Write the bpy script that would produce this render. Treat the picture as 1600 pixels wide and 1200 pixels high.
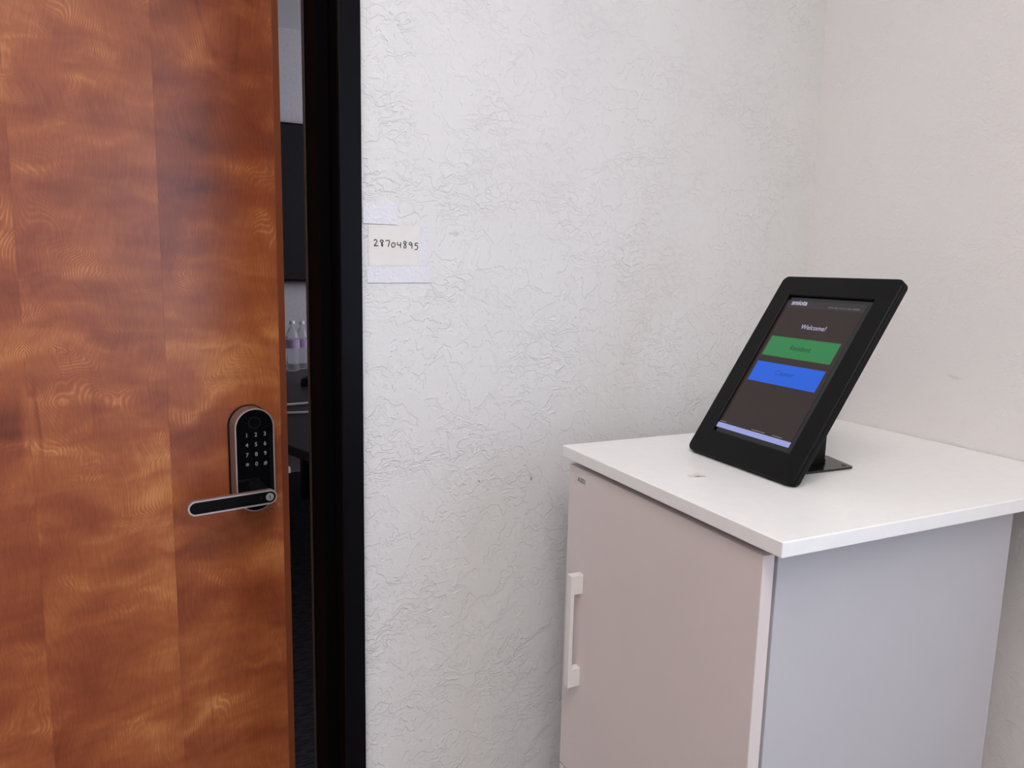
import bpy, bmesh, math, random
from mathutils import Vector, Matrix
random.seed(7)
for o in list(bpy.data.objects): bpy.data.objects.remove(o)
SC = bpy.context.scene
COL = SC.collection
H = 1.10                       # height of the cabinet top above the floor

# ------------------------------------------------------------------ camera
def cam_matrix(yaw, pitch, roll, loc):
    f = Vector((math.sin(yaw)*math.cos(pitch), math.cos(yaw)*math.cos(pitch), math.sin(pitch)))
    r = Vector((math.cos(yaw), -math.sin(yaw), 0)); u = r.cross(f)
    c, s = math.cos(roll), math.sin(roll)
    r2 = c*r+s*u; u2 = -s*r+c*u
    M = Matrix((r2, u2, -f)).transposed().to_4x4()
    M.translation = loc
    return M
cd = bpy.data.cameras.new('camera'); cam = bpy.data.objects.new('camera', cd); COL.objects.link(cam)
cd.sensor_width = 36; cd.lens = 1180.55/1600*36; cd.clip_start = .02
cam.matrix_world = cam_matrix(math.radians(25.8717), math.radians(-8.7342), math.radians(1.2988), Vector((-1.1524, -1.0844, H+.2644)))
SC.camera = cam

# ------------------------------------------------------------------ light
W = bpy.data.worlds.new('sky'); SC.world = W; W.use_nodes = True
W.node_tree.nodes['Background'].inputs[0].default_value = (.62, .74, 1, 1)
W.node_tree.nodes['Background'].inputs[1].default_value = .25
def area(name, loc, rot, sx, sy, power, col):
    l = bpy.data.lights.new(name, 'AREA'); l.shape = 'RECTANGLE'; l.size = sx; l.size_y = sy
    l.energy = power; l.color = col
    o = bpy.data.objects.new(name, l); COL.objects.link(o); o.location = loc; o.rotation_euler = rot
    return o
WIN_Y0, WIN_Y1, WIN_Z0, WIN_Z1 = -3.5, -1.25, .75, 2.2
area('window_daylight', (.10, (WIN_Y0+WIN_Y1)/2, (WIN_Z0+WIN_Z1)/2), (0, math.pi/2, 0), WIN_Z1-WIN_Z0, WIN_Y1-WIN_Y0, 37, (.66, .78, 1))
area('far_window_daylight', (2.06, 2.4, 2.0), (0, math.pi/2, 0), 1.1, 1.6, 42, (.86, .86, 1))
vs = SC.view_settings
vs.view_transform = 'Standard'; vs.look = 'None'; vs.gamma = 1; vs.use_curve_mapping = False
vs.exposure = 0.0

# ------------------------------------------------------------------ helpers
def lin(r, g, b):
    f = lambda c: (c/255/12.92) if c/255 <= .04045 else ((c/255+.055)/1.055)**2.4
    return (f(r), f(g), f(b), 1)
class NT:
    def __init__(s, name):
        s.m = bpy.data.materials.new(name); s.m.use_nodes = True
        s.t = s.m.node_tree; s.b = s.t.nodes['Principled BSDF']; s.out = s.t.nodes['Material Output']
    def n(s, typ, **kw):
        nd = s.t.nodes.new(typ)
        for k, v in kw.items(): setattr(nd, k, v)
        return nd
    def put(s, sock, v):
        if isinstance(v, bpy.types.NodeSocket): s.t.links.new(v, sock)
        else: sock.default_value = v
    def math(s, op, a, b=0, c=0, clamp=False):
        nd = s.n('ShaderNodeMath', operation=op, use_clamp=clamp)
        for i, v in enumerate((a, b, c)): s.put(nd.inputs[i], v)
        return nd.outputs[0]
    def noise(s, vec, scale, detail=2, rough=.5, dist=0.0):
        nd = s.n('ShaderNodeTexNoise'); s.put(nd.inputs['Vector'], vec)
        nd.inputs['Scale'].default_value = scale; nd.inputs['Detail'].default_value = detail
        nd.inputs['Roughness'].default_value = rough; nd.inputs['Distortion'].default_value = dist
        return nd.outputs[0]
    def ramp(s, fac, stops, interp='LINEAR'):
        nd = s.n('ShaderNodeValToRGB'); s.put(nd.inputs[0], fac); e = nd.color_ramp.elements; nd.color_ramp.interpolation = interp
        while len(e) < len(stops): e.new(.5)
        for el, (p, c) in zip(e, stops):
            el.position = p; el.color = c if len(c) == 4 else (*c, 1)
        return nd.outputs[0]
    def smooth(s, v, a, b):
        nd = s.n('ShaderNodeMapRange', interpolation_type='SMOOTHSTEP'); s.put(nd.inputs[0], v)
        nd.inputs[1].default_value = a; nd.inputs[2].default_value = b
        return nd.outputs[0]
    def comb(s, x, y, z):
        nd = s.n('ShaderNodeCombineXYZ')
        for i, v in enumerate((x, y, z)): s.put(nd.inputs[i], v)
        return nd.outputs[0]
    def obj(s):
        return s.n('ShaderNodeTexCoord').outputs['Object']
    def sep(s, v):
        nd = s.n('ShaderNodeSeparateXYZ'); s.put(nd.inputs[0], v); return nd.outputs
    def mix(s, f, a, b, typ='MIX'):
        nd = s.n('ShaderNodeMix', data_type='RGBA', blend_type=typ)
        s.put(nd.inputs[0], f); s.put(nd.inputs[6], a); s.put(nd.inputs[7], b); return nd.outputs[2]
    def bump(s, h, strength, dist):
        nd = s.n('ShaderNodeBump'); s.put(nd.inputs['Height'], h); nd.inputs['Strength'].default_value = strength
        nd.inputs['Distance'].default_value = dist; s.t.links.new(nd.outputs[0], s.b.inputs['Normal'])
    def set(s, **kw):
        for k, v in kw.items(): s.put(s.b.inputs[k.replace('_', ' ')], v)
        return s
def plain(name, col, rough=.5, metal=0, spec=.5, wear=.06, scale=60):
    m = NT(name); co = m.obj(); n = m.noise(co, scale, 3)
    d = tuple(c*(1-wear) for c in col[:3])+(1,); l = tuple(min(1, c*(1+wear)) for c in col[:3])+(1,)
    m.set(Base_Color=m.ramp(n, [(.3, d), (.7, l)]), Roughness=rough, Metallic=metal, Specular_IOR_Level=spec)
    return m.m
def emit(name, col, strength, rough=.12):
    m = NT(name); m.set(Base_Color=(.01, .01, .01, 1), Roughness=rough, Emission_Color=col, Emission_Strength=strength, Specular_IOR_Level=.25)
    return m.m

def link(name, bm, mat, parent=None, smooth=False, bevel=0, seg=2):
    me = bpy.data.meshes.new(name); bmesh.ops.recalc_face_normals(bm, faces=bm.faces)
    bm.to_mesh(me); bm.free(); me.materials.append(mat)
    o = bpy.data.objects.new(name, me); COL.objects.link(o)
    if parent: o.parent = parent
    if smooth:
        for p in me.polygons: p.use_smooth = True
        me.set_sharp_from_angle(angle=math.radians(35))
    if bevel:
        b = o.modifiers.new('bevel', 'BEVEL'); b.width = bevel; b.segments = seg; b.limit_method = 'ANGLE'; b.harden_normals = False
    return o
def box(bm, x0, x1, y0, y1, z0, z1):
    v = [bm.verts.new((x, y, z)) for x in (x0, x1) for y in (y0, y1) for z in (z0, z1)]
    for f in ((0,1,3,2),(4,6,7,5),(0,4,5,1),(2,3,7,6),(0,2,6,4),(1,5,7,3)): bm.faces.new([v[i] for i in f])
    return bm
def B(*a): return box(bmesh.new(), *a)
def boxes(*L):
    bm = bmesh.new()
    for a in L: box(bm, *a)
    return bm
def prism(pts, z0, z1, bm=None, axes=None):
    """pts: 2-D polygon; extruded z0..z1; axes maps (a,b,c)->Vector"""
    bm = bm or bmesh.new(); ax = axes or (lambda a, b, c: Vector((a, b, c)))
    lo = [bm.verts.new(ax(a, b, z0)) for a, b in pts]; hi = [bm.verts.new(ax(a, b, z1)) for a, b in pts]
    n = len(pts)
    bm.faces.new(lo[::-1]); bm.faces.new(hi)
    for i in range(n): bm.faces.new((lo[i], lo[(i+1) % n], hi[(i+1) % n], hi[i]))
    return bm
def ring(outer, inner, z0, z1, axes=None):
    bm = bmesh.new(); ax = axes or (lambda a, b, c: Vector((a, b, c))); n = len(outer)
    O0 = [bm.verts.new(ax(a, b, z0)) for a, b in outer]; O1 = [bm.verts.new(ax(a, b, z1)) for a, b in outer]
    I0 = [bm.verts.new(ax(a, b, z0)) for a, b in inner]; I1 = [bm.verts.new(ax(a, b, z1)) for a, b in inner]
    for i in range(n):
        j = (i+1) % n
        bm.faces.new((O0[i], O0[j], O1[j], O1[i])); bm.faces.new((I0[j], I0[i], I1[i], I1[j]))
        bm.faces.new((O1[i], O1[j], I1[j], I1[i])); bm.faces.new((O0[j], O0[i], I0[i], I0[j]))
    return bm
def rrect(cx, cy, w, h, r, n=6):
    pts = []
    for k, (sx, sy) in enumerate(((1,1),(-1,1),(-1,-1),(1,-1))):
        for i in range(n+1):
            a = math.radians(90*k+90*i/n)
            pts.append((cx+sx*(w/2-r)+r*math.cos(a), cy+sy*(h/2-r)+r*math.sin(a)))
    return pts
def stadium(cx, cy, w, h, n=16):
    return rrect(cx, cy, w, h, min(w, h)/2-1e-5, n)
def lathe(prof, n=28, bm=None, cx=0, cy=0):
    bm = bm or bmesh.new(); rows = []
    for r, z in prof:
        rows.append([bm.verts.new((cx+r*math.cos(2*math.pi*i/n), cy+r*math.sin(2*math.pi*i/n), z)) for i in range(n)])
    for a, b in zip(rows, rows[1:]):
        for i in range(n): bm.faces.new((a[i], a[(i+1) % n], b[(i+1) % n], b[i]))
    bm.faces.new(rows[0][::-1]); bm.faces.new(rows[-1])
    return bm
def tube(pts, r, n=8, bm=None):
    bm = bm or bmesh.new(); rows = []; P = [Vector(p) for p in pts]
    for i, p in enumerate(P):
        t = (P[min(i+1, len(P)-1)]-P[max(i-1, 0)]).normalized()
        up = Vector((0, 0, 1)) if abs(t.z) < .9 else Vector((1, 0, 0))
        a = t.cross(up).normalized(); b = t.cross(a)
        rows.append([bm.verts.new(p+r*(math.cos(2*math.pi*k/n)*a+math.sin(2*math.pi*k/n)*b)) for k in range(n)])
    for a, b in zip(rows, rows[1:]):
        for k in range(n): bm.faces.new((a[k], a[(k+1) % n], b[(k+1) % n], b[k]))
    bm.faces.new(rows[0][::-1]); bm.faces.new(rows[-1])
    return bm
def text(name, s, size, mat, parent, M, align='CENTER', extrude=.0001, bold=0, sx=1):
    cu = bpy.data.curves.new(name, 'FONT'); cu.body = s; cu.size = size; cu.align_x = align; cu.align_y = 'CENTER'
    cu.extrude = extrude; cu.offset = bold; cu.resolution_u = 3
    t = bpy.data.objects.new(name, cu); COL.objects.link(t)
    dg = bpy.context.evaluated_depsgraph_get(); me = bpy.data.meshes.new_from_object(t.evaluated_get(dg))
    bpy.data.objects.remove(t); me.transform(M @ Matrix.Diagonal((sx, 1, 1, 1))); me.name = name
    me.materials.clear(); me.materials.append(mat)
    o = bpy.data.objects.new(name, me); COL.objects.link(o); o.parent = parent
    return o
def empty(name, loc=(0, 0, 0), rz=0):
    o = bpy.data.objects.new(name, None); COL.objects.link(o); o.location = loc; o.rotation_euler = (0, 0, rz); o.empty_display_size = .05
    return o
def tag(o, label, cat=None, group=None, kind=None):
    o['label'] = label
    if cat: o['category'] = cat
    if group: o['group'] = group
    if kind: o['kind'] = kind
    return o

# ------------------------------------------------------------------ materials
def wall_paint(name, base, marks=(), bump=.5):
    m = NT(name); co = m.obj()
    warp = m.n('ShaderNodeVectorMath', operation='ADD')
    nz = m.n('ShaderNodeTexNoise'); m.put(nz.inputs['Vector'], co); nz.inputs['Scale'].default_value = 26; nz.inputs['Detail'].default_value = 3
    sc = m.n('ShaderNodeVectorMath', operation='SCALE'); m.put(sc.inputs[0], nz.outputs['Color']); sc.inputs['Scale'].default_value = .035
    m.put(warp.inputs[0], co); m.put(warp.inputs[1], sc.outputs[0]); wv = warp.outputs[0]
    a = m.noise(wv, 30, 3, .55)                                       # trowel islands with a lip at the edge
    lip = m.smooth(a, .50, .535); lip2 = m.smooth(a, .40, .43)
    mp = m.n('ShaderNodeMapping'); m.put(mp.inputs['Vector'], wv); mp.inputs['Scale'].default_value = (1, 1, 2.3)
    fine = m.noise(mp.outputs[0], 75, 4, .6)
    ridge = m.math('ABSOLUTE', m.math('SUBTRACT', m.noise(mp.outputs[0], 38, 2, .5), .5))
    ridge = m.math('SUBTRACT', 1, m.smooth(ridge, 0, .05))
    mask = m.smooth(m.noise(co, 7, 2), .42, .62)
    h = m.math('ADD', m.math('MULTIPLY', lip, .5), m.math('MULTIPLY', lip2, .35))
    h = m.math('ADD', h, m.math('MULTIPLY', m.math('MULTIPLY', ridge, mask), .55))
    h = m.math('ADD', h, m.math('MULTIPLY', fine, .55))
    h = m.math('ADD', h, m.math('MULTIPLY', m.noise(co, 320, 2), .18))
    m.bump(h, bump, .0024)
    c = m.ramp(m.noise(co, 2.2, 3), [(.35, tuple(x*.975 for x in base[:3])), (.65, base[:3])])
    for (p, rad, dark) in marks:
        mpp = m.n('ShaderNodeMapping'); m.put(mpp.inputs['Vector'], wv)
        mpp.inputs['Scale'].default_value = tuple(1/r for r in rad)
        mpp.inputs['Location'].default_value = tuple(-(q+.017)/r for q, r in zip(p, rad))
        ln = m.n('ShaderNodeVectorMath', operation='LENGTH'); m.put(ln.inputs[0], mpp.outputs[0])
        f = m.math('MULTIPLY', m.math('SUBTRACT', 1, m.smooth(ln.outputs['Value'], .3, 1)), dark)
        c = m.mix(f, c, (.25, .24, .23, 1))
    m.set(Base_Color=c, Roughness=.42, Specular_IOR_Level=.45)
    return m.m
PAINT = (.80, .79, .775, 1)
M_wall_back = wall_paint('wall_paint_back', (.775, .772, .768, 1), bump=.62, marks=[((-.731, 0, H+.313), (.009, .05, .0035), .25), ((-.6856, 0, H-.0746), (.003, .05, .003), .8), ((-.5846, 0, H-.0795), (.0025, .05, .005), .8)])
M_wall_right = wall_paint('wall_paint_bounce_tint', (.85, .82, .80, 1), [((0, -.318, H+.106), (.05, .014, .0035), .2)], .3)  # pinkish light bounced off the wood door put into this wall's colour
M_wall = wall_paint('wall_paint', PAINT)
M_far_wall = plain('far_room_paint', (.62, .60, .61, 1), .7)
M_ceil = plain('ceiling_tile_paint', (.78, .78, .77, 1), .9, scale=300)
def carpet(name, c0, c1):
    m = NT(name); co = m.obj()
    mp = m.n('ShaderNodeMapping'); m.put(mp.inputs['Vector'], co); mp.inputs['Scale'].default_value = (25, 160, 1); mp.inputs['Rotation'].default_value = (0, 0, .5)
    n = m.noise(mp.outputs[0], 1, 3); n2 = m.noise(co, 450, 2)
    c = m.ramp(m.math('ADD', m.math('MULTIPLY', n, .7), m.math('MULTIPLY', n2, .3)), [(.35, c0), (.62, c1)])
    m.bump(n2, .6, .004); m.set(Base_Color=c, Roughness=.95, Specular_IOR_Level=.1)
    return m.m
M_carpet = carpet('dark_loop_carpet', lin(38, 37, 42), lin(88, 86, 92))
M_carpet_near = carpet('grey_loop_carpet', lin(112, 104, 100), lin(152, 144, 138))
DW = .86; SEAM = DW-.2008; LEAF = .1957
def wood():
    m = NT('figured_stained_veneer'); co = m.obj(); x, y, z = m.sep(co)
    mx = m.math('PINGPONG', m.math('SUBTRACT', x, SEAM), LEAF)        # book-matched leaves
    k = m.math('FLOOR', m.math('DIVIDE', m.math('SUBTRACT', x, SEAM), LEAF))
    v = m.comb(mx, 0, z)
    warp = m.noise(m.comb(m.math('MULTIPLY', mx, 7), 0, m.math('MULTIPLY', z, 9)), 1, 2, .5)
    # cross mottle (horizontal rolling bands)
    mv = m.comb(m.math('MULTIPLY', mx, 6), m.math('MULTIPLY', k, .35), m.math('ADD', m.math('MULTIPLY', z, 11.5), m.math('MULTIPLY', warp, 1.1)))
    mott = m.noise(mv, 1.25, 3, .5, .45)
    mott2 = m.noise(m.comb(m.math('MULTIPLY', x, 5), 3, m.math('MULTIPLY', z, 21)), 1, 2, .5, .8)
    big = m.noise(m.comb(m.math('MULTIPLY', x, 2.0), m.math('MULTIPLY', k, .6), m.math('MULTIPLY', z, 1.6)), 1.3, 2)
    # swirling growth lines: contours of a smooth field plus straight grain
    field = m.noise(m.comb(m.math('MULTIPLY', mx, 6.5), 1.3, m.math('MULTIPLY', z, 8.5)), 1, 1.5, .45, .5)
    ph = m.math('ADD', m.math('MULTIPLY', field, 260), m.math('MULTIPLY', mx, 1150))
    ph = m.math('ADD', ph, m.math('MULTIPLY', m.noise(m.comb(m.math('MULTIPLY', mx, 60), 0, m.math('MULTIPLY', z, 22)), 1, 3), 7))
    lines = m.math('MULTIPLY_ADD', m.math('SINE', ph), .5, .5)
    lines = m.math('POWER', lines, 2.2)
    lm = m.smooth(m.math('ADD', m.math('MULTIPLY', mott, .75), m.math('MULTIPLY', m.noise(v, 9, 2), .25)), .48, .66)
    pores = m.noise(m.comb(m.math('MULTIPLY', x, 900), 0, m.math('MULTIPLY', z, 55)), 1, 3, .6)
    grain = m.noise(m.comb(m.math('ADD', m.math('MULTIPLY', x, 330), m.math('MULTIPLY', field, 20)), 0, m.math('MULTIPLY', z, 11)), 1, 3, .6)
    # gum streaks
    st = m.math('ABSOLUTE', m.math('SUBTRACT', m.noise(m.comb(m.math('MULTIPLY', x, 9), 8, m.math('MULTIPLY', z, .9)), 1, 1), .5))
    st = m.math('MULTIPLY', m.math('SUBTRACT', 1, m.smooth(st, 0, .012)), m.smooth(m.noise(m.comb(m.math('MULTIPLY', x, 3), 2, m.math('MULTIPLY', z, 2.5)), 1, 1), .55, .7))
    t = m.math('ADD', m.math('MULTIPLY', mott, .44), m.math('MULTIPLY', mott2, .22))
    t = m.math('ADD', t, m.math('MULTIPLY', big, .46))
    t = m.math('ADD', t, m.math('MULTIPLY', m.math('MULTIPLY', lines, lm), .105))
    t = m.math('ADD', t, m.math('MULTIPLY', pores, .20))
    t = m.math('ADD', t, m.math('MULTIPLY', m.math('SUBTRACT', grain, .5), .16))
    t = m.math('SUBTRACT', t, m.math('MULTIPLY', st, .16))
    alt = m.math('SUBTRACT', 1, m.math('PINGPONG', k, 1))             # every other leaf is flipped and takes the stain darker
    alt = m.math('MULTIPLY', alt, m.math('MULTIPLY', m.smooth(z, .78, 1.25), m.smooth(m.noise(m.comb(k, 4, m.math('MULTIPLY', z, 3)), 1, 1), .3, .55)))
    t = m.math('SUBTRACT', t, m.math('MULTIPLY_ADD', alt, .085, -.005))
    c = m.ramp(t, [(.38, lin(100, 43, 23)), (.56, lin(146, 72, 40)), (.70, lin(174, 97, 53)), (.86, lin(216, 144, 84))])
    m.bump(m.math('ADD', pores, m.math('MULTIPLY', lines, .15)), .12, .0006)
    m.set(Base_Color=c, Roughness=m.math('MULTIPLY_ADD', mott, .12, .30), Specular_IOR_Level=.42, Coat_Weight=.4, Coat_Roughness=.34)
    return m.m
M_wood = wood()
M_frame = plain('black_frame_enamel', (.0025, .0025, .004, 1), .34, spec=.10)
M_gasket = plain('brown_gasket', (.02, .012, .009, 1), .6)
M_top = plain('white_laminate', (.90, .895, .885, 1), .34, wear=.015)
M_cab = plain('gloss_white_dimmed', (.52, .515, .545, 1), .17, wear=.015, scale=8)  # same white as the doors, darkened to stand for weaker light
M_cabdoor = plain('satin_white_bounce_tint', (.72, .645, .625, 1), .4, wear=.015, scale=8)  # white lacquer; pink bounce from the wood door mixed into the colour
M_black = plain('black_powder_coat', (.0050, .0050, .0052, 1), .38, spec=.13, wear=.12, scale=900)
M_blackgloss = plain('black_gloss', (.006, .006, .007, 1), .18)
M_glassblack = plain('black_glass', (.004, .004, .005, 1), .06)
M_rose = plain('brushed_taupe_metal', lin(142, 116, 110), .38, metal=.25)
M_silver = plain('silver_trim', (.66, .62, .62, 1), .3, metal=.55)
M_chrome = plain('chrome', (.8, .8, .8, 1), .2, metal=.6)
M_inlay = plain('black_inlay', (.004, .004, .005, 1), .3, spec=.12)
M_jamb = plain('black_jamb_enamel', (.0025, .0022, .0026, 1), .75, spec=.02)
M_whiteplastic = plain('white_plastic', (.8, .8, .8, 1), .4)
M_print = plain('black_ink', (.02, .02, .02, 1), .6)
M_key = emit('keypad_backlight', lin(150, 152, 158), .5, .4)
M_off = plain('unlit_lamp_ring', (.03, .03, .033, 1), .25)

# ------------------------------------------------------------------ the room
HC = 2.77; X0, YF = -3.7, -4.6
JX, JL, FD, DH = -.9044, -1.7795, .195, 2.10        # jamb faces, frame depth, door height
OPR, OPL, OPT = JX+.02, JL-.02, DH+.03
wb = boxes((OPR, .15, 0, FD, 0, HC), (X0-.15, OPL, 0, FD, 0, HC), (OPL, OPR, 0, FD, OPT, HC))
tag(link('wall_back', wb, M_wall_back), 'white trowel-textured wall with the doorway in it', kind='structure')
wr = boxes((0, .15, YF, 0, 0, WIN_Z0), (0, .15, YF, 0, WIN_Z1, HC), (0, .15, WIN_Y1, 0, WIN_Z0, WIN_Z1), (0, .15, YF, WIN_Y0, WIN_Z0, WIN_Z1))
tag(link('wall_right', wr, M_wall_right), 'off-white textured wall to the right of the white cabinet', kind='structure')
tag(link('wall_left', B(X0-.15, X0, YF, 0, 0, HC), M_wall), 'white wall on the left of the room', kind='structure')
tag(link('wall_front', B(X0-.15, .15, YF-.15, YF, 0, HC), M_wall), 'white wall behind the photographer', kind='structure')
tag(link('floor', B(X0-.15, .15, YF-.15, 0, -.1, 0), M_carpet_near), 'grey carpet floor', kind='structure')
tag(link('ceiling', B(X0-.15, .15, YF-.15, FD, HC, HC+.1), M_ceil), 'white ceiling', kind='structure')
wn = empty('window_1', (.0, (WIN_Y0+WIN_Y1)/2, WIN_Z0)); tag(wn, 'window with a white frame in the right wall', kind='structure')
hy = (WIN_Y1-WIN_Y0)/2; hz = WIN_Z1-WIN_Z0
link('window_frame', boxes((.02, .08, -hy, -hy+.05, 0, hz), (.02, .08, hy-.05, hy, 0, hz), (.02, .08, -hy+.05, hy-.05, 0, .05), (.02, .08, -hy+.05, hy-.05, hz-.05, hz), (.03, .07, -.025, .025, .05, hz-.05)), M_whiteplastic, wn)
link('window_sill', B(-.05, .02, -hy-.04, hy+.04, -.03, 0), M_whiteplastic, wn, bevel=.004)
for x, y in ((-1.2, -1.45), (-2.9, -2.9)):
    t = empty('ceiling_light', (x, y, HC))
    tag(t, 'recessed ceiling panel light nearest the door' if y > -2 else 'recessed ceiling panel light farther from the door', 'ceiling light', 'ceiling panel lights')
    link('light_frame', ring(rrect(0, 0, .62, 1.24, .01, 2), rrect(0, 0, .57, 1.19, .01, 2), -.012, -.0005), M_whiteplastic, t)
    dm = NT('panel_diffuser'); dm.set(Base_Color=(.9, .88, .84, 1), Emission_Color=(1, .925, .89, 1), Emission_Strength=13.2 if y > -2 else 15)
    link('diffuser', B(-.284, .284, -.594, .594, -.006, -.001), dm.m, t)

# door frame ---------------------------------------------------------------
tr = empty('trim_1', (JX, 0, 0)); tag(tr, 'black door frame beside the white textured wall', kind='structure')
def fr(name, bm, mat=M_frame, **kw):
    bm.transform(Matrix.Translation((-JX, 0, 0))); return link(name, bm, mat, tr, **kw)
fr('casing', B(JX+.0014, -.8721, -.009, -.0002, 0, OPT+.035), bevel=.0012)
fr('casing', B(JL-.0323, JL-.0014, -.009, -.0002, 0, OPT+.035), bevel=.0012)
fr('casing', B(JL-.0012, JX+.0012, -.009, -.0002, OPT-.012, OPT+.035), bevel=.0012)
prof = [(OPR-.001, -.003), (JX, -.003), (JX, .05), (JX-.016, .05), (JX-.016, .147), (JX, .147), (JX, FD), (OPR-.001, FD)]
fr('jamb', prism(prof, 0, OPT-.02), M_jamb, bevel=.0012)
fr('jamb', prism([(JL-(a-JX), b) for a, b in prof], 0, OPT-.02), M_jamb, bevel=.0012)
fr('head', prism([(OPT-.02+(a-JX), b) for a, b in prof], JL+.0005, JX-.0005, axes=lambda a, b, c: Vector((c, b, a))), bevel=.0012)
fr('door_seal', B(JX-.0185, JX-.0162, .137, .146, .002, OPT-.04), M_gasket)
fr('strike_plate', B(JX-.0012, JX-.0001, .152, .182, H-.20, H-.06), M_silver)

# door ----------------------------------------------------------------------
A = math.radians(10.7716); EX, EY = -.93025, .309
door = empty('door_1', (EX-DW*math.cos(A), EY-DW*math.sin(A), 0), A)
tag(door, 'orange-brown figured wood door standing ajar with a keypad lock', kind='structure')
ZB, ZT = .008, DH-.01
link('door_core', B(0.0006, DW-.0006, .0008, .0438, ZB, ZT), plain('door_core_wood', lin(120, 62, 34), .5), door)
cuts = [0]+[SEAM-LEAF*i for i in (3, 2, 1, 0)]+[DW-.012, DW]
cuts = sorted(c for c in cuts if c >= 0)
for i in range(len(cuts)-2):
    link('veneer_leaf', B(cuts[i]+.0001, cuts[i+1]-.0001, 0, .0007, ZB, ZT), M_wood, door)
e = link('edge_strip', B(DW-.0119, DW, -.0002, .0440, ZB, ZT), plain('edge_band_wood', lin(128, 64, 32), .36, scale=30), door, bevel=.0006)
e['label'] = 'plain orange-brown edge strip'
# lock: local face coordinates s = x-DW
def dxy(a, b, c): return Vector((DW+a, -c, H+b))
LS, LZ, LW, LHh, LD = -.0703, -.0775, .0677, .184, .0335
link('lock_gasket', prism(stadium(LS-.0008, LZ, LW+.004, LHh+.004), 0.0002, .003, axes=dxy), M_blackgloss, door)
lock = link('keypad_lock', prism(stadium(LS, LZ, LW, LHh), .003, LD-.0012, axes=dxy), M_rose, door, smooth=True)
lock['label'] = 'keypad door lock with rounded ends and taupe metal sides'
link('lock_rim', ring(stadium(LS, LZ, LW, LHh), stadium(LS, LZ, LW-.0042, LHh-.0042), LD-.0012, LD+.0006, axes=dxy), M_silver, lock, smooth=True)
link('glass_face', prism(stadium(LS, LZ, LW-.0043, LHh-.0043), LD-.0011, LD+.0002, axes=dxy), M_glassblack, lock)
def ontolock(s, z, off=LD+.0003):   # text basis: right = +x, up = +z, normal = -y
    return Matrix(((1, 0, 0, DW+s), (0, 0, -1, -off), (0, 1, 0, H+z), (0, 0, 0, 1)))
link('finger_sensor', ring(rrect(LS, -.0105, .0205, .0205, .01, 8), rrect(LS, -.0105, .0192, .0192, .0094, 8), LD, LD+.0004, axes=dxy), M_off, lock)
for i, ch in enumerate('123456789*0#'):
    r, c = divmod(i, 3)
    text('key_digit', ch, .0100 if ch != '*' else .014, M_key, lock, ontolock(LS+.0016+(c-1)*.0157, -.0320-r*.0174-(.002 if ch == '*' else 0)), bold=.00012)
# lever
LO = .066; PX, PZ, TX = -.0605, -.1335, -.1945
lev = link('lever_handle', prism(stadium((TX+PX+.012)/2, PZ-.0005, PX+.012-TX, .0250), LO, LO+.0090, axes=dxy), M_rose, door, smooth=True, bevel=.0012)
lev['label'] = 'black lever handle with a silver rim and a key cylinder'
link('lever_rim', ring(stadium((TX+PX+.012)/2, PZ-.0005, PX+.012-TX, .0250), stadium((TX+PX+.012)/2, PZ-.0005, PX+.012-TX-.0052, .0198), LO+.0088, LO+.0106, axes=dxy), M_silver, lev, smooth=True)
link('lever_inlay', prism(stadium((TX+PX+.012)/2, PZ-.0005, PX+.012-TX-.0056, .0194), LO+.0089, LO+.0104, axes=dxy), M_inlay, lev)
link('lever_neck', prism(stadium(LS+.004, PZ, .026, .026), LD+.0004, LO+.001, axes=dxy), M_black, lev, smooth=True)
link('lever_rose', prism(stadium(LS, PZ, .040, .040), LD+.0003, LD+.0022, axes=dxy), M_blackgloss, lev, smooth=True)
link('key_cylinder', prism(stadium(PX-.001, PZ, .0135, .0135), LO+.0100, LO+.0122, axes=dxy), M_chrome, lev, smooth=True)
link('keyhole', prism(rrect(PX-.001, PZ, .0016, .0075, .0006, 2), LO+.0123, LO+.0125, axes=dxy), M_print, lev)
text('lever_marking', '||', .0075, M_off, lev, ontolock(PX-.016, PZ, LO+.0107), bold=.0002)
link('latch_bolt', prism([(.0, .004), (.0, .020), (.002, .020), (.0052, .008), (.0052, .004)], H-.120, H-.109, axes=lambda a, b, c: Vector((DW+a+.0002, b, c))), M_chrome, door)

# note on the wall ------------------------------------------------------------
note = empty('paper_note', (-.82, 0, H+.295)); tag(note, 'small off-white paper with a handwritten number taped to the wall', 'note')
def wpoly(pts, y, th):
    return prism([(a+.82, b-.295) for a, b in pts], y, y+th, axes=lambda a, b, c: Vector((a, -c, b)))
pm = NT('off_white_paper'); pc = pm.obj()
pm.set(Base_Color=pm.ramp(pm.noise(pc, 45, 2), [(.4, (.80, .79, .765, 1)), (.62, (.80, .765, .745, 1))]), Roughness=.7)
link('paper', wpoly([(-.8612, .3212), (-.7795, .3222), (-.7818, .2640), (-.8607, .2625)], .0009, .0003), pm.m, note)
tm = NT('clear_tape'); tc = tm.obj()
tm.bump(tm.noise(tc, 210, 3, .6), .7, .003)
tm.set(Base_Color=(.80, .80, .85, 1), Roughness=.16, Specular_IOR_Level=.7)
for pts, y in (([(-.8695, .3555), (-.818, .3545), (-.8165, .3225), (-.869, .3225)], .0014), ([(-.8645, .2622), (-.7675, .2640), (-.7668, .2400), (-.863, .2385)], .0014), ([(-.7838, .3222), (-.7710, .3220), (-.7716, .2642), (-.7838, .2642)], .0014)):
    link('tape_strip', wpoly(pts, y, .0001), tm.m, note)
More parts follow.
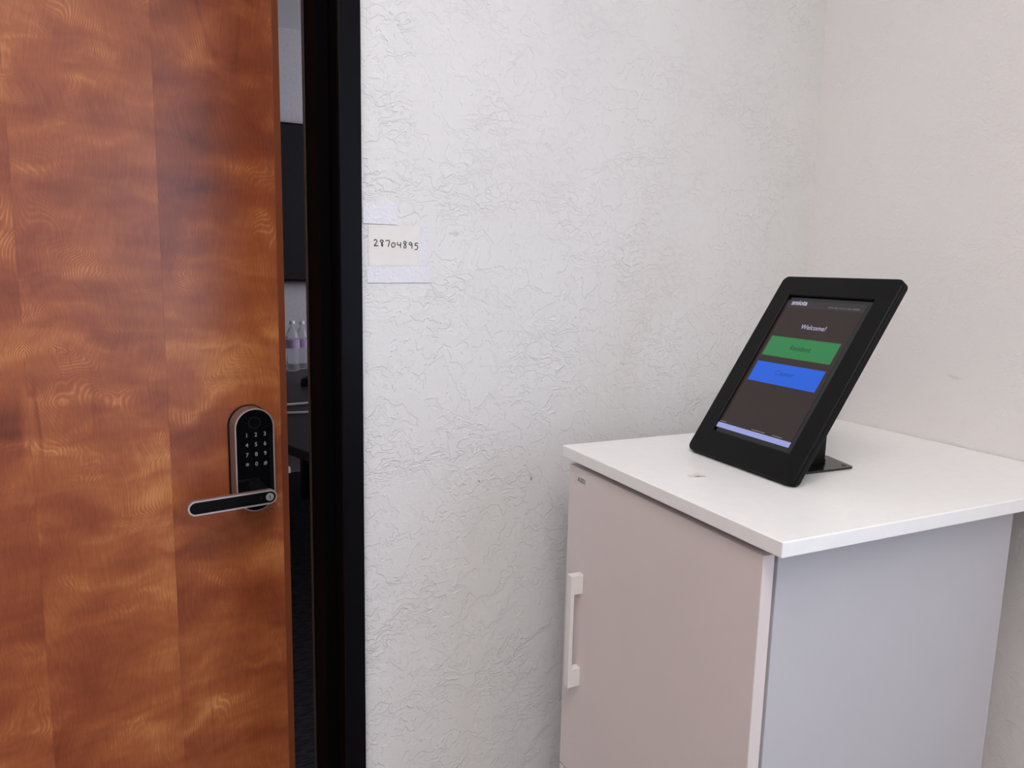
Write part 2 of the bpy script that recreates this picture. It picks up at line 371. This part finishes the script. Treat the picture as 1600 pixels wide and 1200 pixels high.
def digit(strokes, x, z, w, h):
    bm = bmesh.new()
    for st in strokes:
        pts = [Vector((x+a*w+.82, 0, z+b*h-.295)) for a, b in st]
        fine = []
        for i in range(len(pts)-1):
            p0, p1, p2, p3 = pts[max(i-1, 0)], pts[i], pts[i+1], pts[min(i+2, len(pts)-1)]
            for k in range(4):
                t = k/4
                fine.append(.5*((2*p1)+(p2-p0)*t+(2*p0-5*p1+4*p2-p3)*t*t+(3*p1-p0-3*p2+p3)*t**3))
        fine.append(pts[-1])
        tube([(p.x, -.0013, p.z) for p in fine], .00082, 6, bm)
    for v in bm.verts: v.co.y = -.0013+(v.co.y+.0013)*.15
    return bm
D = {'2': [[(.05,.8),(.4,1),(.75,.75),(.5,.4),(.1,.02),(.5,.06),(1,.02)]],
     '8a': [[(.8,.85),(.4,1),(.15,.78),(.5,.55),(.72,.22),(.6,.02),(.46,.2),(.56,.55),(.85,.8),(.62,.98)]],
     '7': [[(0,.92),(.45,.98),(.9,.95),(.8,.5),(.62,.0)]],
     '0': [[(.5,.72),(.1,.5),(.15,.1),(.5,0),(.85,.25),(.8,.6),(.5,.72)]],
     '4': [[(.1,.85),(.12,.45),(.5,.4),(.85,.5)], [(.85,.85),(.82,.4),(.8,-.05)]],
     '8': [[(.75,.9),(.4,1.05),(.2,.8),(.55,.55),(.8,.2),(.5,-.02),(.25,.15),(.55,.55),(.85,.85),(.6,1.02)]],
     '9': [[(.8,.8),(.4,.95),(.15,.7),(.45,.5),(.78,.72)], [(.8,.85),(.82,.4),(.8,-.05)]],
     '5': [[(.95,.9),(.3,.88)], [(.3,.88),(.22,.52),(.6,.55),(.85,.25),(.6,-.1),(.15,-.12)]]}
xx = -.8535
for i, d in enumerate(['2', '8a', '7', '0', '4', '8', '9', '5']):
    link('handwritten_digit', digit(D[d], xx, .2912-.0003*i, .0066, .0092), M_print, note)
    xx += .0087

# cabinet -------------------------------------------------------------------
CW, CD, CG, CT = .5918, .5549, .1089, .0172
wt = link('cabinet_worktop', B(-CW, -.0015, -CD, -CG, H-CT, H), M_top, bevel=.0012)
tag(wt, 'square white laminate worktop on the white cabinet', 'worktop')
XF = -.5858; CY0, CY1 = -.5250, -.1225
cab = empty('storage_cabinet', (-.37, (CY0+CY1)/2, 0)); tag(cab, 'white lacquered storage cabinet with doors standing in the corner', 'cabinet')
def cb(name, bm, mat, parent=cab, **kw):
    bm.transform(Matrix.Translation((.37, -(CY0+CY1)/2, 0))); return link(name, bm, mat, parent, **kw)
XB0, XB1 = XF+.0210, -.161
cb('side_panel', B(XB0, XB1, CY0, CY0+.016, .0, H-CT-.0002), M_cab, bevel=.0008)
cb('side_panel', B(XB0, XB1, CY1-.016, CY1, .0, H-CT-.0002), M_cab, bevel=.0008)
cb('back_panel', B(XB1-.008, XB1-.001, CY0+.0161, CY1-.0161, .02, H-CT-.0002), M_cab)
cb('shelf', B(XB0+.001, XB1-.0085, CY0+.0161, CY1-.0161, H-.535, H-.519), M_cab)
cb('bottom_panel', B(XB0+.001, XB1-.0085, CY0+.0161, CY1-.0161, .06, .076), M_cab)
cb('top_panel', B(XB0+.001, XB1-.0085, CY0+.0161, CY1-.0161, H-CT-.017, H-CT-.0004), M_cab)
M_edge = M_cab
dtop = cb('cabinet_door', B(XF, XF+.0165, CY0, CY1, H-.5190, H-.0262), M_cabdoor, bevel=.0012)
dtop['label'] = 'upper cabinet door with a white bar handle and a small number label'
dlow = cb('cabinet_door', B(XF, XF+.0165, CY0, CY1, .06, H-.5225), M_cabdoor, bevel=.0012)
hd = NT('handle_white'); hd.set(Base_Color=(.80, .77, .745, 1), Roughness=.35)
hy0, hy1 = -.1746, -.1626; hz0, hz1 = H-.361, H-.183; hx = XF-.0208
hp = [(XF-.0002, hz1), (hx, hz1), (hx, hz0), (XF-.0002, hz0), (XF-.0002, hz0+.030), (hx+.0062, hz0+.030), (hx+.0062, hz1-.030), (XF-.0002, hz1-.030)]
cb('bar_handle', prism(hp, hy0, hy1, axes=lambda a, b, c: Vector((a, c, b))), hd.m, dtop, bevel=.0008)
cb('label_strip', B(XF-.0003, XF-.0001, -.182, -.137, H-.0520, H-.0345), plain('label_film', (.74, .67, .65, 1), .25, wear=.02), dtop)
MX = Matrix(((0, 0, -1, XF-.0004), (-1, 0, 0, -.1597), (0, 1, 0, H-.0437), (0, 0, 0, 1)))
MX = Matrix.Translation((.37, -(CY0+CY1)/2, 0)) @ MX
text('label_text', 'A001', .0108, M_print, dtop, MX, bold=.00004)

# tablet on its stand ---------------------------------------------------------
yaw, th = math.radians(-1.503), math.radians(57.085)
TO = Vector((-.4377, -.3129, H+.005))
R = Vector((math.sin(yaw), -math.cos(yaw), 0)); hxv = Vector((math.cos(yaw), math.sin(yaw), 0))
U = math.cos(th)*hxv+math.sin(th)*Vector((0, 0, 1)); N = R.cross(U)
tab = empty('tablet_kiosk', (-.4377, -.3129, H)); tag(tab, 'black framed tablet kiosk with a lit welcome screen on the worktop', 'tablet')
tb = Vector((-.4377, -.3129, H))
def tl(s, t, d): return TO-tb+s*R+t*U+d*N
def tM(s, t, d):
    o = tl(s, t, d); return Matrix(((R.x, U.x, N.x, o.x), (R.y, U.y, N.y, o.y), (R.z, U.z, N.z, o.z), (0, 0, 0, 1)))
TW, TH_ = .2111, .3058
CUT = (0.000, .1562, .1522, .2335)
outer = rrect(0, TH_/2, TW, TH_, .010, 6); inner = rrect(CUT[0], CUT[1], CUT[2], CUT[3], .0006, 6)
link('front_bezel', ring(outer, inner, -.0045, 0, axes=tl), M_black, tab, smooth=True, bevel=.0018)
bm = bmesh.new(); o1 = rrect(0, TH_/2, TW, TH_, .010, 6); o2 = rrect(0, TH_/2, TW-.012, TH_-.012, .006, 6); rows = []
for pts, d in ((o1, -.0050), (o1, -.012), (o2, -.0165)): rows.append([bm.verts.new(tl(a, b, d)) for a, b in pts])
for a, b in zip(rows, rows[1:]):
    for i in range(len(a)): bm.faces.new((a[i], a[(i+1) % len(a)], b[(i+1) % len(a)], b[i]))
bm.faces.new(rows[0][::-1]); bm.faces.new(rows[-1])
link('back_shell', bm, M_black, tab, smooth=True, bevel=.0008)
SD = -.0040
sm = NT('tablet_glass'); sco = sm.obj()
sm.set(Base_Color=(.008, .007, .007, 1), Roughness=.10, Emission_Color=lin(44, 33, 31), Emission_Strength=1.0, Specular_IOR_Level=.25)
link('bezel_glass', prism(rrect(CUT[0], CUT[1], CUT[2]-.0003, CUT[3]-.0003, .0005, 2), -.0049, SD-.0004, axes=tl), M_glassblack, tab)
DCX, DW_, DB, DTp = -.0048, .1435, .0462, .2665
scr = link('screen', prism(rrect(DCX, (DB+DTp)/2, DW_, DTp-DB, .0004, 2), SD-.0003, SD, axes=tl), sm.m, tab)
scr['label'] = 'lit dark screen with a green and a blue button'
def flat(name, cx, cy, w, h, mat, lift=.0001, r=.0004):
    return link(name, prism(rrect(cx, cy, w, h, r, 3), SD+.00005, SD+lift, axes=tl), mat, scr)
GC = -.0040
flat('screen_button', GC, .2044-.01625, .1271, .0325, emit('screen_green', lin(40, 122, 68), 1))['label'] = 'green button'
flat('screen_button', GC, .1613-.01625, .1271, .0325, emit('screen_blue', lin(22, 92, 212), 1))['label'] = 'blue button'
flat('screen_bar', DCX, .0503, DW_, .0078, emit('screen_lavender', lin(150, 158, 214), 1))
flat('screen_top_strip', DCX, .2600, DW_, .0120, emit('screen_strip', lin(46, 42, 44), 1))
Mw = emit('screen_white', lin(176, 172, 196), 1, .3); Mg = emit('screen_grey', lin(112, 110, 112), 1, .3)
text('screen_logo', 'smiota', .0112, Mw, scr, tM(-.0505, .2622, SD+.0002), bold=.00025)
text('screen_text', 'Welcome!', .0108, Mw, scr, tM(-.0005, .2235, SD+.0002))
for s_, w_ in ((.0100, .0095), (.0192, .0062), (.0300, .0120), (.0418, .0082), (.0530, .0110)):      # a line of print too small to read
    flat('screen_fine_print', s_, .2580, w_, .0021, Mg, r=.0002)
text('button_text', 'Resident', .0108, emit('screen_dark_green', lin(24, 66, 38), 1, .3), scr, tM(-.0030, .1885, SD+.0002))
text('button_text', 'Courier', .0108, emit('screen_dark_blue', lin(20, 66, 150), 1, .3), scr, tM(-.0060, .1470, SD+.0002))
for s, w in ((-.068, .014), (.004, .026), (.040, .018)):
    flat('screen_footer', s, .0566, w, .0011, Mg, r=.0001)
link('camera_dot', prism(stadium(.0, .2697, .0022, .0022, 5), SD-.0003, SD+.0001, axes=tl), M_off, tab)
# stand: base plate, bent neck
px = lambda x, y, z: Vector((x-tb.x, y-tb.y, z-tb.z))
bp = [(-.404, -.3735), (-.284, -.3760), (-.2795, -.3735), (-.2640, -.3180), (-.2700, -.2560), (-.2745, -.2525), (-.404, -.2525)]
bpl = link('base_plate', prism(bp, H+.0002, H+.0032, axes=px), M_blackgloss, tab, bevel=.0006)
for x, y in ((-.2885, -.3660), (-.2805, -.2620), (-.392, -.3630), (-.392, -.2630)):
    link('screw_hole', prism(rrect(x, y, .006, .006, .0029, 4), H+.0033, H+.0035, axes=px), M_print, bpl)
nx = -.3000
# neck: bent steel strip, up from the plate, then leaning against the back of the shell
def neck_pts(th_):
    zt = H+.085
    xb = TO.x+.0165/math.sin(th)+(zt-TO.z)/math.tan(th)
    return zt, xb
zt, xb = neck_pts(0)
link('neck', prism([(nx-.045, H+.0034), (nx, H+.0034), (nx, H+.0080), (nx-.0018, H+.0080), (nx-.0015, H+.058), (-.3665, H+.086), (-.3705, H+.082), (-.345, H+.0080), (nx-.045, H+.0080)], -.345, -.281, axes=lambda a, b, c: px(a, c, b)), M_black, tab, bevel=.0006)

# scrap of crumpled film ---------------------------------------------------------
sd = Vector((.0217, -.0083, 0)).normalized(); sp = Vector((-sd.y, sd.x, 0))
hts = [.0003, .0006, .0005, .0010, .0007, .0042, .0008, .0048, .0010, .0036, .0008, .0012, .0005]
bm = bmesh.new(); top = []; bot = []
for i, h in enumerate(hts):
    s = i/(len(hts)-1)*.023; wd = .0035+.0012*math.sin(i*1.7)
    for L, dz in ((top, .0004), (bot, 0)):
        L.append([bm.verts.new(sd*s+sp*(wd*q)+Vector((0, 0, .0002+max(0, h*(1-.5*abs(q)))+dz))) for q in (-1, -.3, .4, 1)])
for i in range(len(hts)-1):
    for k in range(3):
        bm.faces.new((top[i][k], top[i][k+1], top[i+1][k+1], top[i+1][k])); bm.faces.new((bot[i][k+1], bot[i][k], bot[i+1][k], bot[i+1][k+1]))
    for k in (0, 3): bm.faces.new((top[i][k], top[i+1][k], bot[i+1][k], bot[i][k]))
for i in (0, -1):
    for k in range(3): bm.faces.new((top[i][k], top[i][k+1], bot[i][k+1], bot[i][k]))
sc_ = link('film_scrap', bm, plain('pale_film', (.80, .72, .70, 1), .3)); sc_.location = (-.5235, -.3219, H)
tag(sc_, 'tiny pale crumpled scrap of film on the worktop', 'scrap')

# room beyond the door ---------------------------------------------------------------
FX0, FX1, FY = -3.2, 2.2, 3.9
tag(link('wall_far', B(FX0, FX1, FY, FY+.1, 0, HC), M_far_wall), 'grey wall at the far end of the next room', kind='structure')
tag(link('wall_far_left', B(FX0-.1, FX0, FD, FY, 0, HC), M_far_wall), 'wall on the left of the next room', kind='structure')
tag(link('wall_far_right', B(FX1, FX1+.1, FD, FY, 0, HC), M_far_wall), 'wall on the right of the next room', kind='structure')
tag(link('floor_far', B(FX0, FX1, 0, FY, -.1, -.0005), M_carpet), 'dark streaked carpet of the next room', kind='structure')
tag(link('ceiling_far', B(FX0, FX1, FD+.001, FY, HC, HC+.1), M_ceil), 'ceiling of the next room', kind='structure')
tag(link('wall_near_far', boxes((.151, FX1, FD-.1, FD, 0, HC)), M_far_wall), 'inner wall of the next room', kind='structure')
tv = empty('wall_television', (-.35, FY, H+.15)); tag(tv, 'black flat television on the wall of the next room', 'television')
link('tv_body', B(-.85, .85, -.07, -.0195, 0, .96), M_black, tv, bevel=.004)
link('tv_screen', B(-.838, .838, -.0715, -.0702, .014, .948), plain('tv_panel', (.004, .004, .006, 1), .25), tv)
link('tv_mount', B(-.2, .2, -.0192, -.0005, .3, .66), M_black, tv)
TZ = .74
tbl = empty('meeting_table', (-.1, 2.4, 0)); tag(tbl, 'dark wooden meeting table in the next room', 'table')
tp = [(-.95, 3.72), (-.93, 2.1), (-.724, 1.53), (-.68, 1.40), (-.56, 1.22), (-.40, 1.15), (.2, 1.15), (.36, 1.22), (.5, 1.40), (.73, 2.1), (.75, 3.72)]
tw = plain('dark_table_veneer', (.018, .012, .012, 1), .45, spec=.25, scale=20)
link('table_top', prism([(a+.1, b-2.4) for a, b in tp], TZ-.035, TZ), tw, tbl, bevel=.004)
for y in (-.55, .9): link('table_leg', B(-.28, .28, y-.04, y+.04, .0, TZ-.0355), tw, tbl)
gm = NT('clear_bottle_plastic'); gm.set(Base_Color=(.93, .94, .97, 1), Roughness=.06, Transmission_Weight=.85, IOR=1.33)
lbm = plain('bottle_label_film', lin(190, 165, 195), .35)
for i, (x, y, s) in enumerate(((-.395, 3.42, 1.0), (-.325, 3.50, .97))):
    bt = empty('water_bottle', (x, y, TZ)); tag(bt, 'clear bottle with a pale label on the far table, ' + ('nearer to the wooden door' if i == 0 else 'nearer to the black door frame'), 'bottle', 'bottles on the far table')
    pr = [(.030, .0002), (.038, .004), (.040, .03), (.037, .045), (.040, .06), (.036, .09), (.040, .12), (.040, .19), (.036, .21), (.022, .245), (.0135, .258), (.0135, .272)]
    link('bottle_body', lathe([(r*s, z*s) for r, z in pr], 24), gm.m, bt, smooth=True)
    link('bottle_label', lathe([(.0406*s, .135*s), (.0406*s, .185*s)], 24), lbm, bt, smooth=True)
    link('bottle_cap', lathe([(.0155*s, .2722*s), (.0160*s, .274*s), (.0160*s, .29*s), (.014*s, .293*s)], 20), M_whiteplastic, bt, smooth=True)
cm = plain('white_cable_jacket', (.62, .60, .60, 1), .4)
for y, lab in ((2.30, 'pale cable across the far table, the one closer to the bottles'), (2.10, 'pale cable across the far table, the one closer to the doorway')):
    pts = [(-.86+.09*i, y+.012*math.sin(i*1.3+y*9), TZ+.0062) for i in range(9)]
    c = link('power_cable', tube([(a+.5, b-y, c-TZ) for a, b, c in pts], .0058, 8), cm, smooth=True); c.location = (-.5, y, TZ)
    tag(c, lab, 'cable', 'cables on the far table')
ph = empty('conference_phone', (-.40, 2.86, TZ)); tag(ph, 'small black device on the far table behind the cables', 'device')
link('phone_body', lathe([(.05, .0002), (.055, .006), (.05, .035), (.025, .045)], 20), M_black, ph, smooth=True)
link('phone_top', lathe([(.022, .0452), (.022, .048), (.018, .05)], 16), M_blackgloss, ph, smooth=True)
